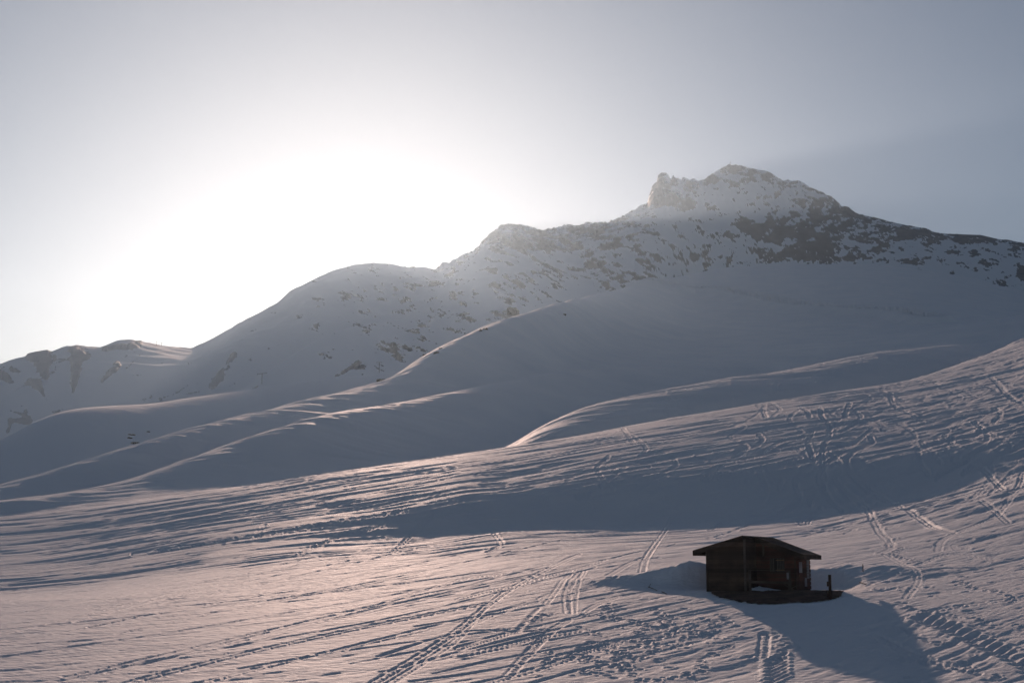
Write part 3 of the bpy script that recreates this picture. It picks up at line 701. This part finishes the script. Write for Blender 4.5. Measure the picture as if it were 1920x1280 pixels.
# ------------------------------------------------------------------ things
def wood(name, c1, c2, scale=6.0, axis=(1, 1, 9), rough=.85):
    m, t, b = mat(name)
    co_ = t.nodes.new('ShaderNodeTexCoord'); mp = t.nodes.new('ShaderNodeMapping'); mp.inputs['Scale'].default_value = axis
    n = t.nodes.new('ShaderNodeTexNoise'); n.inputs['Scale'].default_value = scale; n.inputs['Detail'].default_value = 7; n.inputs['Roughness'].default_value = .65
    t.links.new(co_.outputs['Object'], mp.inputs['Vector']); t.links.new(mp.outputs['Vector'], n.inputs['Vector'])
    n0 = t.nodes.new('ShaderNodeTexNoise'); n0.inputs['Scale'].default_value = 1.1; n0.inputs['Detail'].default_value = 3
    t.links.new(co_.outputs['Object'], n0.inputs['Vector'])
    ad = t.nodes.new('ShaderNodeMath'); ad.operation = 'MULTIPLY_ADD'; ad.inputs[1].default_value = .7
    t.links.new(n0.outputs['Fac'], ad.inputs[0]); 
    ml = t.nodes.new('ShaderNodeMath'); ml.operation = 'MULTIPLY'; ml.inputs[1].default_value = .5
    t.links.new(n.outputs['Fac'], ml.inputs[0]); t.links.new(ml.outputs[0], ad.inputs[2])
    r = t.nodes.new('ShaderNodeValToRGB')
    r.color_ramp.elements[0].position = .42; r.color_ramp.elements[0].color = (*c1, 1)
    r.color_ramp.elements[1].position = .78; r.color_ramp.elements[1].color = (*c2, 1)
    t.links.new(ad.outputs[0], r.inputs['Fac']); t.links.new(r.outputs['Color'], b.inputs['Base Color'])
    b.inputs['Roughness'].default_value = rough; b.inputs['Specular IOR Level'].default_value = .25
    bp = t.nodes.new('ShaderNodeBump'); bp.inputs['Strength'].default_value = .4; bp.inputs['Distance'].default_value = .01
    t.links.new(n.outputs['Fac'], bp.inputs['Height']); t.links.new(bp.outputs['Normal'], b.inputs['Normal'])
    return m
M_wall = wood('weathered_boards', (.018, .012, .010), (.085, .056, .041), 4.0, (.5, .5, 5))
M_red = wood('reddish_boards', (.028, .012, .009), (.12, .048, .035), 4.0, (.5, .5, 5))
def per_board(m, h):
    t = m.node_tree; b = t.nodes['Principled BSDF']; src = b.inputs['Base Color'].links[0].from_socket
    co_ = t.nodes.new('ShaderNodeTexCoord'); sp_ = t.nodes.new('ShaderNodeSeparateXYZ'); t.links.new(co_.outputs['Object'], sp_.inputs[0])
    dv = t.nodes.new('ShaderNodeMath'); dv.operation = 'MULTIPLY_ADD'; dv.inputs[1].default_value = 1 / h; dv.inputs[2].default_value = .45 / h + 50
    fl = t.nodes.new('ShaderNodeMath'); fl.operation = 'FLOOR'; wn_ = t.nodes.new('ShaderNodeTexWhiteNoise'); wn_.noise_dimensions = '1D'
    mr = t.nodes.new('ShaderNodeMapRange'); mr.inputs[3].default_value = .55; mr.inputs[4].default_value = 1.7
    mx = t.nodes.new('ShaderNodeMix'); mx.data_type = 'RGBA'; mx.blend_type = 'MULTIPLY'; mx.inputs[0].default_value = 1
    t.links.new(sp_.outputs[2], dv.inputs[0]); t.links.new(dv.outputs[0], fl.inputs[0]); t.links.new(fl.outputs[0], wn_.inputs['W'])
    t.links.new(wn_.outputs['Value'], mr.inputs[0]); t.links.new(src, mx.inputs[6]); t.links.new(mr.outputs[0], mx.inputs[7]); t.links.new(mx.outputs[2], b.inputs['Base Color'])
per_board(M_wall, .235); per_board(M_red, .235)
M_roof = wood('tarred_roof', (.016, .016, .018), (.050, .047, .050), 4.0, (1, 1, 1))
M_trim = wood('grey_trim', (.05, .04, .034), (.15, .125, .11))
M_pale = wood('pale_worn_paint', (.16, .15, .16), (.34, .33, .35), 8.0, (9, 9, 1))
M_rail = wood('rail_wood', (.045, .034, .026), (.13, .10, .08))
M_post = wood('post_wood', (.035, .02, .016), (.09, .055, .042), 6, (9, 9, 1))
M_rust = wood('rusty_iron', (.12, .06, .03), (.34, .21, .12), 20, (1, 1, 1), .6)
M_steel = wood('galvanised_steel', (.10, .10, .11), (.20, .20, .21), 1.0, (1, 1, 1), .5)
M_earth = wood('bare_earth', (.030, .017, .012), (.14, .080, .060), 9.0, (1, 1, 1), .95)
M_stone = wood('mountain_stone', (.035, .028, .026), (.13, .10, .09), 1.2, (1, 1, 1), .9)
M_dark = wood('dark_window_glass', (.008, .008, .009), (.02, .02, .022), 3, (1, 1, 1), .2)

class MB:
    def __init__(s): s.bm = bmesh.new()
    def box(s, lo, hi, bev=0.0):
        r = bmesh.ops.create_cube(s.bm, size=1); vs_ = r['verts']
        for v_ in vs_:
            v_.co = Vector([lo[k] if v_.co[k] < 0 else hi[k] for k in range(3)])
        if bev:
            es = {e for v_ in vs_ for e in v_.link_edges}
            bmesh.ops.bevel(s.bm, geom=list(es), offset=bev, segments=1, affect='EDGES')
        return s
    def prism(s, pts, vec):
        """extrude the polygon pts (3-D) along vec"""
        vec = Vector(vec)
        a = [s.bm.verts.new(Vector(p)) for p in pts]; b = [s.bm.verts.new(Vector(p) + vec) for p in pts]
        n = len(a)
        s.bm.faces.new(a); s.bm.faces.new(b[::-1])
        for k in range(n): s.bm.faces.new((a[k], b[k], b[(k + 1) % n], a[(k + 1) % n]))
        return s
    def bar(s, p, q, w_, h_=None, sides=None):
        p, q = Vector(p), Vector(q); h_ = h_ or w_
        d = (q - p).normalized(); up = Vector((0, 0, 1)) if abs(d.z) < .95 else Vector((0, 1, 0))
        x = d.cross(up).normalized(); y = x.cross(d)
        if sides:
            ring = [x * (w_ / 2 * math.cos(2 * math.pi * k / sides)) + y * (w_ / 2 * math.sin(2 * math.pi * k / sides)) for k in range(sides)]
        else: ring = [x * sx * w_ / 2 + y * sy * h_ / 2 for sx, sy in ((-1, -1), (1, -1), (1, 1), (-1, 1))]
        s.prism([p + r_ for r_ in ring], q - p)
        return s
    def build(s, name, m, parent=None, smooth=False):
        bmesh.ops.recalc_face_normals(s.bm, faces=s.bm.faces)
        me = bpy.data.meshes.new(name); s.bm.to_mesh(me); s.bm.free()
        if smooth: me.polygons.foreach_set('use_smooth', [True] * len(me.polygons))
        me.materials.append(m)
        o = bpy.data.objects.new(name, me); sc.collection.objects.link(o)
        if parent: o.parent = parent
        return o

def empty(name, loc, rz=0.0):
    o = bpy.data.objects.new(name, None); sc.collection.objects.link(o)
    o.location = loc; o.rotation_euler = (0, 0, rz); o.empty_display_size = .2
    return o

def clip(poly, k, lim, keep_greater):
    out = []
    for a, b in zip(poly, poly[1:] + poly[:1]):
        ia = (a[k] >= lim) if keep_greater else (a[k] <= lim)
        ib = (b[k] >= lim) if keep_greater else (b[k] <= lim)
        if ia: out.append(a)
        if ia != ib:
            t_ = (lim - a[k]) / (b[k] - a[k])
            out.append((a[0] + t_ * (b[0] - a[0]), a[1] + t_ * (b[1] - a[1])))
    return out

brs = np.random.RandomState(3)
def cladding(mb, org, du, nrm, poly, rowh=.235, thick=.04):
    """horizontal boards over a convex wall outline given as (along, height) points"""
    z0 = min(p[1] for p in poly); z1 = max(p[1] for p in poly)
    z = z0
    while z < z1 - .01:
        zt = min(z + rowh - .045, z1)
        pg = clip(clip(poly, 1, z, True), 1, zt, False)
        if len(pg) >= 3 and (max(p[1] for p in pg) - min(p[1] for p in pg)) > .01:
            th = thick + brs.uniform(-.012, .015)
            du_, nr_ = Vector(du), Vector(nrm)
            pts_ = [Vector(org) + du_ * a + Vector((0, 0, b)) + nr_ * (.004 if b > z + .02 else .004) for a, b in pg]
            v0 = len(mb.bm.verts)
            mb.prism(pts_, nr_ * th)
            mb.bm.verts.ensure_lookup_table()
            # the upper edge leans back under the board above
            for v_ in list(mb.bm.verts)[v0:]:
                pass
        z += rowh

RZ = -AV
hutroot = empty('wooden_hut', HO, RZ)
hutroot.scale = (.95, .95, .97)
tag(hutroot, 'dark weathered wooden hut with a low gabled roof, standing in a scoop of the snow', 'hut')
WH = 2.12          # left eave wall height
UR, UW, VB, VD = 2.2, 4.46, 2.2, 5.5
RIDGE = 2.80
def roof_under(u): return RIDGE - .274 * (UR - u) if u < UR else RIDGE - .36 * (u - UR)
zl, zr = roof_under(0), roof_under(UW)
B0 = -.45
wm = MB()
# solid core of the two bays, boards in front of it
wm.prism([(.02, .02, B0), (UR - .02, .02, B0), (UR - .02, .02, RIDGE - .03), (.02, .02, zl - .03)], (0, VD - .04, 0))
wm.prism([(UR - .02, VB + .02, B0), (UW - .02, VB + .02, B0), (UW - .02, VB + .02, zr - .03), (UR - .02, VB + .02, RIDGE - .03)], (0, VD - VB - .04, 0))
cladding(wm, (0, .02, 0), (1, 0, 0), (0, -1, 0), [(0, B0), (UR, B0), (UR, RIDGE - .01), (0, zl - .01)])
cladding(wm, (.02, 0, 0), (0, 1, 0), (-1, 0, 0), [(0, B0), (VD, B0), (VD, zl - .01), (0, zl - .01)])
cladding(wm, (UR - .02, 0, 0), (0, 1, 0), (1, 0, 0), [(0, B0), (VB, B0), (VB, RIDGE - .02), (0, RIDGE - .02)])
cladding(wm, (0, VD - .02, 0), (1, 0, 0), (0, 1, 0), [(0, B0), (UW, B0), (UW, zr - .01), (UR, RIDGE - .01), (0, zl - .01)])
wm.build('wall', M_wall, hutroot)
rm = MB()
cladding(rm, (UR, VB + .02, 0), (1, 0, 0), (0, -1, 0), [(0.02, B0), (UW - UR, B0), (UW - UR, zr - .01), (0.02, RIDGE - .02)])
cladding(rm, (UW - .02, 0, 0), (0, 1, 0), (1, 0, 0), [(VB, B0), (VD, B0), (VD, zr - .01), (VB, zr - .01)])
rw = rm.build('wall', M_red, hutroot); rw['label'] = 'reddish boards of the recessed porch wall'
for (a, b, hh) in ((0, 0, zl), (UR, 0, RIDGE), (UW, VB, zr)):
    tb = MB(); tb.box((a - .055, b - .06, B0), (a + .055, b + .05, hh - .03), .008)
    tb.build('corner_post', M_trim if a == UR else M_wall, hutroot)
# roof: a longer left slope reaching over the front block, a right slope set back over the porch
def slope(mb, u0, z0, u1, z1, v0, v1, th):
    mb.prism([(u0, v0, z0), (u1, v0, z1), (u1, v0, z1 + th), (u0, v0, z0 + th)], (0, v1 - v0, 0))
rf = MB()
TL = .05
ul = -.66; zle = RIDGE - .274 * (UR - ul) ; ur_ = UW + .56; zre = RIDGE - .36 * (ur_ - UR)
slope(rf, ul, zle + .08, UR, RIDGE + .08, -.38, VD + .3, .07)
slope(rf, UR + .003, RIDGE + .08, ur_, zre + .08, VB - .34, VD + .3, .07)
for v_ in np.arange(-.1, VD + .2, .62):          # battens over the roofing felt
    rf.bar((ul + .05, v_, zle + .163), (UR - .05, v_, RIDGE + .163), .045, .025)
    if v_ > VB - .2: rf.bar((UR + .05, v_, RIDGE + .163), (ur_ - .05, v_, zre + .163), .045, .025)
roof = rf.build('roof', M_roof, hutroot)
fa = MB()
slope(fa, ul - .01, zle - .12, UR, RIDGE - .12, -.42, -.385, .29)
fa.build('fascia', M_wall, roof)
fa = MB()
slope(fa, UR + .002, RIDGE - .12, ur_ + .01, zre - .12, VB - .38, VB - .345, .29)
fa.build('fascia', M_wall, roof)
fa = MB(); fa.box((ul - .045, -.42, zle - .13), (ul - .012, VD + .3, zle + .15)); fa.build('eave_board', M_wall, roof)
fa = MB(); fa.box((ur_ + .012, VB - .38, zre - .10), (ur_ + .045, VD + .3, zre + .15)); fa.build('eave_board', M_wall, roof)
fa = MB(); fa.prism([(UR - .14, -.4, RIDGE + .115), (UR, -.4, RIDGE + .175), (UR + .14, -.4, RIDGE + .115)], (0, VD + .68, 0)); fa.build('ridge_cap', M_roof, roof)
for u_, v0_, v1_ in ((0.45, -.36, 0), (1.3, -.36, 0), (3.2, VB - .33, VB), (4.1, VB - .33, VB)):
    rb = MB(); rb.bar((u_, v0_, roof_under(u_) - .02), (u_, v1_, roof_under(u_) - .02), .08, .10)
    rb.build('rafter_end', M_wall, roof)
kp = MB(); kp.box((UR + .42, VB - .16, 1.85), (UR + .52, VB - .06, RIDGE - .12), .006); kp.build('gable_post', M_rail, hutroot)
# shuttered window in the porch wall
wn = MB()
wu0, wu1, wz0, wz1 = 3.02, 3.86, .98, 1.78
wn.box((wu0 + .04, VB - .045, wz0 + .04), (wu1 - .04, VB - .025, wz1 - .04)); win = wn.build('window', M_dark, hutroot)
fr_ = MB()
for lo, hi in (((wu0, VB - .07, wz0), (wu1, VB - .02, wz0 + .055)), ((wu0, VB - .07, wz1 - .055), (wu1, VB - .02, wz1)),
               ((wu0, VB - .07, wz0 + .057), (wu0 + .055, VB - .02, wz1 - .057)), ((wu1 - .055, VB - .07, wz0 + .057), (wu1, VB - .02, wz1 - .057))):
    fr_.box(lo, hi)
fr_.build('frame', M_wall, win)
for s0, s1 in ((wu0 - .02, wu0 + .27), (wu0 + .40, wu1 + .02)):
    sh = MB(); n_ = 3 if s0 < wu0 else 5
    ww = (s1 - s0) / n_
    for k in range(n_): sh.box((s0 + k * ww + .018, VB - .11, wz0 + .03), (s0 + (k + 1) * ww - .018, VB - .085, wz1 - .03 - .03 * (k % 2)))
    sh.build('shutter', M_trim, win)
for z_ in (wz0 + .12, wz1 - .14):
    hb = MB(); hb.box((wu0 + .36, VB - .128, z_ - .022), (wu1 + .01, VB - .113, z_ + .022)); hb.build('hinge_bar', M_rust, win)
# door and pale shutter on the right-hand side wall
dr = MB()
for k in range(5): dr.box((UW + .018, VB + .50 + k * .19, -.02), (UW + .055, VB + .50 + k * .19 + .175, 1.62))
door = dr.build('door', M_red, hutroot)
dp = MB()
for k in range(4): dp.box((UW + .058, VB + .58 + k * .17, .95), (UW + .07, VB + .58 + k * .17 + .15, 1.55))
dp.build('door_panel', M_pale, door)
dh = MB(); dh.box((UW + .058, VB + .53, .74), (UW + .10, VB + .57, .84)); dh.build('handle', M_rust, door)
sw = MB()
for k in range(7): sw.box((UW + .02, VB + 2.35, .62 + k * .15), (UW + .06, VB + 2.82, .62 + k * .15 + .135))
sw.build('side_shutter', M_pale, hutroot)
sw = MB(); sw.box((UW + .02, VB + 1.85, .18), (UW + .05, VB + 2.3, .66), .01); sw.build('meter_box', M_pale, hutroot)
# railing across the porch mouth
rl = MB()
rl.bar((2.40, -.02, .47), (4.72, -.02, .43), .045, .13)
rail = rl.build('railing', M_rail, hutroot)
for a, hh in ((2.45, 1.08), (4.70, 1.05)):
    p_ = MB(); p_.box((a - .07, .01, -.5), (a + .07, .13, hh), .01); p_.build('post', M_rail, rail)
pl = MB(); pl.box((4.56, -.02, .62), (4.68, .006, .98)); pl.build('notice_plate', M_pale, rail)
pl = MB(); pl.box((2.40, -.02, .62), (2.52, .006, .92)); pl.build('notice_plate', M_trim, rail)
wr_ = MB(); wr_.bar((2.40, .07, 1.10), (4.75, .07, 1.07), .03, .03); wr_.build('top_rail', M_trim, rail)
br_ = MB(); br_.bar((3.95, .9, -.15), (5.1, .6, .35), .05, .04); br_.bar((4.1, .95, .35), (5.0, .7, -.1), .05, .04)
o = br_.build('leaning_boards', M_rail, hutroot)

# bare ground in front of and under the hut
outline = [hit(x, y, 60, 90, Z) for x, y in ((1334, 1114), (1347, 1120), (1368, 1125), (1398, 1130), (1422, 1133.5), (1450, 1133), (1490, 1130), (1530, 1128.5), (1560, 1124), (1577, 1118))]
poly = [((p.x - HO.x) * U.x + (p.y - HO.y) * U.y, (p.x - HO.x) * V.x + (p.y - HO.y) * V.y) for p in outline]
poly += [(6.9, 1.4), (5.6, 2.4), (4.4, 3.0), (.4, 3.0), (-.12, .6)]
cs = .055
gu_, gv_ = np.meshgrid(np.arange(-2.5, 8.6, cs), np.arange(-5.5, 3.2, cs), indexing='ij')
jx = gu_ + .10 * fbm(gu_ * 2.2, gv_ * 2.2, 101, 3); jy = gv_ + .10 * fbm(gu_ * 2.2, gv_ * 2.2, 105, 3)
ins = np.zeros(gu_.shape, bool)
for (x1, y1), (x2, y2) in zip(poly, poly[1:] + poly[:1]):
    c_ = ((y1 > jy) != (y2 > jy))
    with np.errstate(divide='ignore', invalid='ignore'):
        ins ^= c_ & (jx < (x2 - x1) * (jy - y1) / (y2 - y1 + 1e-12) + x1)
bmg = bmesh.new(); vm = {}
def gv_at(i, j):
    if (i, j) not in vm:
        p = HO + U * float(gu_[i, j]) + V * float(gv_[i, j])
        z_ = ground_z(p.x, p.y) + .035 + .02 * float(pn(gu_[i, j] * 4, gv_[i, j] * 4, 110))
        vm[(i, j)] = bmg.verts.new((p.x, p.y, z_))
    return vm[(i, j)]
for i, j in zip(*np.where(ins[:-1, :-1])):
    bmg.faces.new((gv_at(i, j), gv_at(i + 1, j), gv_at(i + 1, j + 1), gv_at(i, j + 1)))
bmesh.ops.recalc_face_normals(bmg, faces=bmg.faces)
meg = bpy.data.meshes.new('bare_ground'); bmg.to_mesh(meg); bmg.free(); meg.materials.append(M_earth)
bgo = bpy.data.objects.new('bare_ground', meg); sc.collection.objects.link(bgo); tag(bgo, kind='structure')

# wedge of drifted snow lying in the porch
dm = bmesh.new()
n1_, n2_ = 26, 16
gr = {}
for i in range(n1_ + 1):
    for j in range(n2_ + 1):
        a_, b_ = i / n1_, j / n2_
        u_ = UR + .02 + a_ * 1.9; v_ = .2 + b_ * (VB - .3)
        h_ = .25 * (1 - a_) ** 1.6 * (.5 + .5 * b_) + .03 * float(pn(u_ * 3, v_ * 3, 120)) * (1 - a_)
        if j == 0: h_ *= .1
        gr[i, j] = dm.verts.new(hut(u_, v_, max(h_, 0) - .04))
for i in range(n1_):
    for j in range(n2_): dm.faces.new((gr[i, j], gr[i + 1, j], gr[i + 1, j + 1], gr[i, j + 1]))
med = bpy.data.meshes.new('snow_drift'); dm.to_mesh(med); dm.free(); med.materials.append(M_snow)
med.polygons.foreach_set('use_smooth', [True] * len(med.polygons))
dro = bpy.data.objects.new('snow_drift', med); sc.collection.objects.link(dro); tag(dro, kind='structure')

# post beside the hut
p = hit(1557, 1122, 60, 90, Z); p.z = ground_z(p.x, p.y)
pr = empty('wooden_post', p, RZ); tag(pr, 'short dark wooden post standing alone to the right of the hut', 'post')
a = MB(); a.box((-.065, -.065, -.3), (.065, .065, 1.2), .012); a.build('shaft', M_post, pr)
for z0_, z1_ in ((.62, .86), (.10, .42)):
    a = MB(); a.box((-.15, -.05, z0_), (-.068, .05, z1_), .008); a.build('side_block', M_post, pr)
# thin stake behind the scoop
p = hit(1618, 1071, 60, 130, Z); p.z = ground_z(p.x, p.y)
a = MB(); a.bar((0, 0, -.3), (.01, 0, .42), .05, sides=7)
o = a.build('stake', M_post); o.location = p; tag(o, 'thin dark stake sticking out of the snow behind and right of the hut', 'stake')
# sticks lying in the shaded snow
def stick(x0, y0, x1, y1, fork, label):
    p0 = hit(x0, y0, 60, 110, Z); p1 = hit(x1, y1, 60, 110, Z)
    for q in (p0, p1): q.z = ground_z(q.x, q.y)
    a = MB(); d = p1 - p0
    a.bar((0, 0, .05), (d.x * .55, d.y * .55, d.z * .55 + .045), .045, sides=6)
    a.bar((d.x * .55, d.y * .55, d.z * .55 + .045), (d.x, d.y, d.z + .02), .032, sides=6)
    if fork: a.bar((d.x * .12, d.y * .12, d.z * .12 + .05), (d.x * .12 + .10, d.y * .12, d.z * .12 + .24), .03, sides=6)
    o = a.build('stick', M_post); o.location = p0; tag(o, label, 'stick', 'sticks lying round the hut')
stick(1215, 1101, 1232, 1107, True, 'forked dark stick lying on the shaded snowbank left of the hut')
stick(1241, 1110.5, 1250, 1113.5, False, 'short bare stick nearly buried in snow, the one between the forked stick and the hut')
stick(1612, 1092.5, 1624, 1096, False, 'pale dry twig poking from the snow rim right of the post')

# ski lift towers
def pylon(px, ytop, ybot, armpx, rmin, rmax, label, nslant=0.0, kind=0):
    p = hit(px, ybot, rmin, rmax); p.z = ground_z(p.x, p.y)
    r = math.hypot(p.x, p.y); hgt = (ybot - ytop) / F * r; arm = armpx / F * r
    root = empty('lift_pylon', p, -math.atan2(p.x, p.y)); tag(root, label, 'lift pylon', 'ski lift pylons on the slopes')
    th = max(.35, hgt * .055)
    a = MB(); a.bar((0, 0, -3), (0, 0, hgt), th, sides=8); a.build('mast', M_steel, root)
    a = MB(); a.bar((-arm / 2, 0, hgt - nslant), (arm / 2, 0, hgt + nslant * .3), th * .8, th * .9); a.build('crossarm', M_steel, root)
    if kind:
        a = MB(); a.bar((-arm * .35, 0, hgt * .80), (arm * .35, 0, hgt * .80), th * .6, th * .6); a.build('crossarm', M_steel, root)
    for s_ in (-1, 1):
        a = MB(); a.bar((s_ * arm * .45, -arm * .12, hgt - nslant * (.9 if s_ < 0 else -.3) - th * .9), (s_ * arm * .45, arm * .12, hgt - nslant * (.9 if s_ < 0 else -.3) - th * .9), th * .5, th * .6)
        a.build('sheave_bar', M_steel, root)
pylon(491, 699.5, 720, 19, 700, 2600, 'T shaped lift pylon low on the left mountain flank, with a long crossarm', .8)
pylon(711, 679, 699, 11, 560, 2600, 'lift pylon with two crossarms, just behind the crest of the middle snow hill', 0, 1)
pylon(293, 643.5, 651, 5, 1200, 1800, 'left of the two tiny lift pylons on the far left skyline', 0)
pylon(302.5, 644.5, 651, 5, 1200, 1800, 'right of the two tiny lift pylons on the far left skyline', 0)
pylon(1022, 568, 577.5, 12, 950, 1700, 'small lift pylon peeping over the big snow dome beside its lit edge', 1.0)
# pole on the summit
i_ = int(np.argmin(np.abs(az - ray(1369, 312)[0]))); j_ = int(np.argmax(np.where((rq > 1500), Z[:, i_] / rq, -9)))
sp = empty('summit_cross', (X[j_, i_], Y[j_, i_], Z[j_, i_])); tag(sp, 'tiny cross standing on the highest rocky summit', 'cross')
a = MB(); a.bar((0, 0, -3), (0, 0, 6.0), .9, sides=6); a.build('upright', M_steel, sp)
a = MB(); a.box((-1.5, -.4, 3.7), (1.5, .4, 4.5)); a.build('crossbeam', M_steel, sp)

# rocks breaking through the snow
def rock_thing(px, py, wpx, hpx, seed, label, rmin=200, rmax=1150, peak=0.0, parts=1):
    p = hit(px, py + hpx * .35, rmin, rmax); p.z = ground_z(p.x, p.y)
    r = math.hypot(p.x, p.y); W_ = wpx / F * r; H_ = hpx / F * r
    bm = bmesh.new(); bmesh.ops.create_icosphere(bm, subdivisions=4, radius=1)
    cc = np.array([v_.co[:] for v_ in bm.verts])
    n_ = .55 * fbm(cc[:, 0] * 1.6 + cc[:, 2], cc[:, 1] * 1.6 - cc[:, 2] * .7, 200 + seed, 4, .6)
    n2 = .25 * np.abs(fbm(cc[:, 0] * 4, cc[:, 2] * 4 + cc[:, 1] * 3, 230 + seed, 3))
    for v_, a_, b_ in zip(bm.verts, n_, n2):
        s_ = 1 + a_ - b_
        c = v_.co * s_
        if peak: c.x += -peak * max(c.z, 0) * .5; c.z *= 1 + .2 * peak; 
        v_.co = Vector((c.x * W_ / 2, c.y * W_ * .35, c.z * H_ * .62))
    me = bpy.data.meshes.new('rock'); bm.to_mesh(me); bm.free(); me.materials.append(M_stone)
    o = bpy.data.objects.new('rock', me); sc.collection.objects.link(o)
    o.location = p; o.rotation_euler = (0, 0, -math.atan2(p.x, p.y))
    tag(o, label, 'rock', 'rocks breaking through the snow')
rock_thing(901, 626, 6, 7, 1, 'small brown rock on the lit spur, left of a close pair', 600, 1000)
rock_thing(910, 624.5, 9, 5, 2, 'longer brown rock on the lit spur, right of a close pair', 600, 1000)
rock_thing(715, 711.5, 22, 5, 3, 'flat brown rock slab on the snow just below the two-armed lift pylon', 400, 700)
rock_thing(1058, 589, 7, 4, 4, 'lone small rock on the shaded snow dome below its lit crest', 700, 1100)
rock_thing(819, 665, 11, 5, 5, 'dark rock low on the left shoulder of the big snow dome', 500, 800)
rock_thing(826, 657, 8, 3, 6, 'faint thin rock just above the dark rock on the dome shoulder', 500, 800)
rock_thing(962, 584, 26, 20, 7, 'pointed dark crag rising behind the lit crest of the snow dome', 900, 1700, .5)
rock_thing(254, 829.5, 17, 5, 8, 'dark flat rock just above the long crest of the left snow hill', 380, 700)
rock_thing(243, 820, 10, 3, 9, 'small rock chip left of and above the dark flat rock on the left hill', 380, 700)
rock_thing(246, 814, 14, 2.5, 10, 'thin streak of rock, topmost of the group on the left snow hill', 380, 700)
rock_thing(278, 808.5, 7, 2.5, 11, 'isolated rock chip right of the rock group on the left snow hill', 380, 700)
rock_thing(796, 654.5, 6, 3, 12, 'tiny rock right on the crest line below the sun glow', 500, 800)
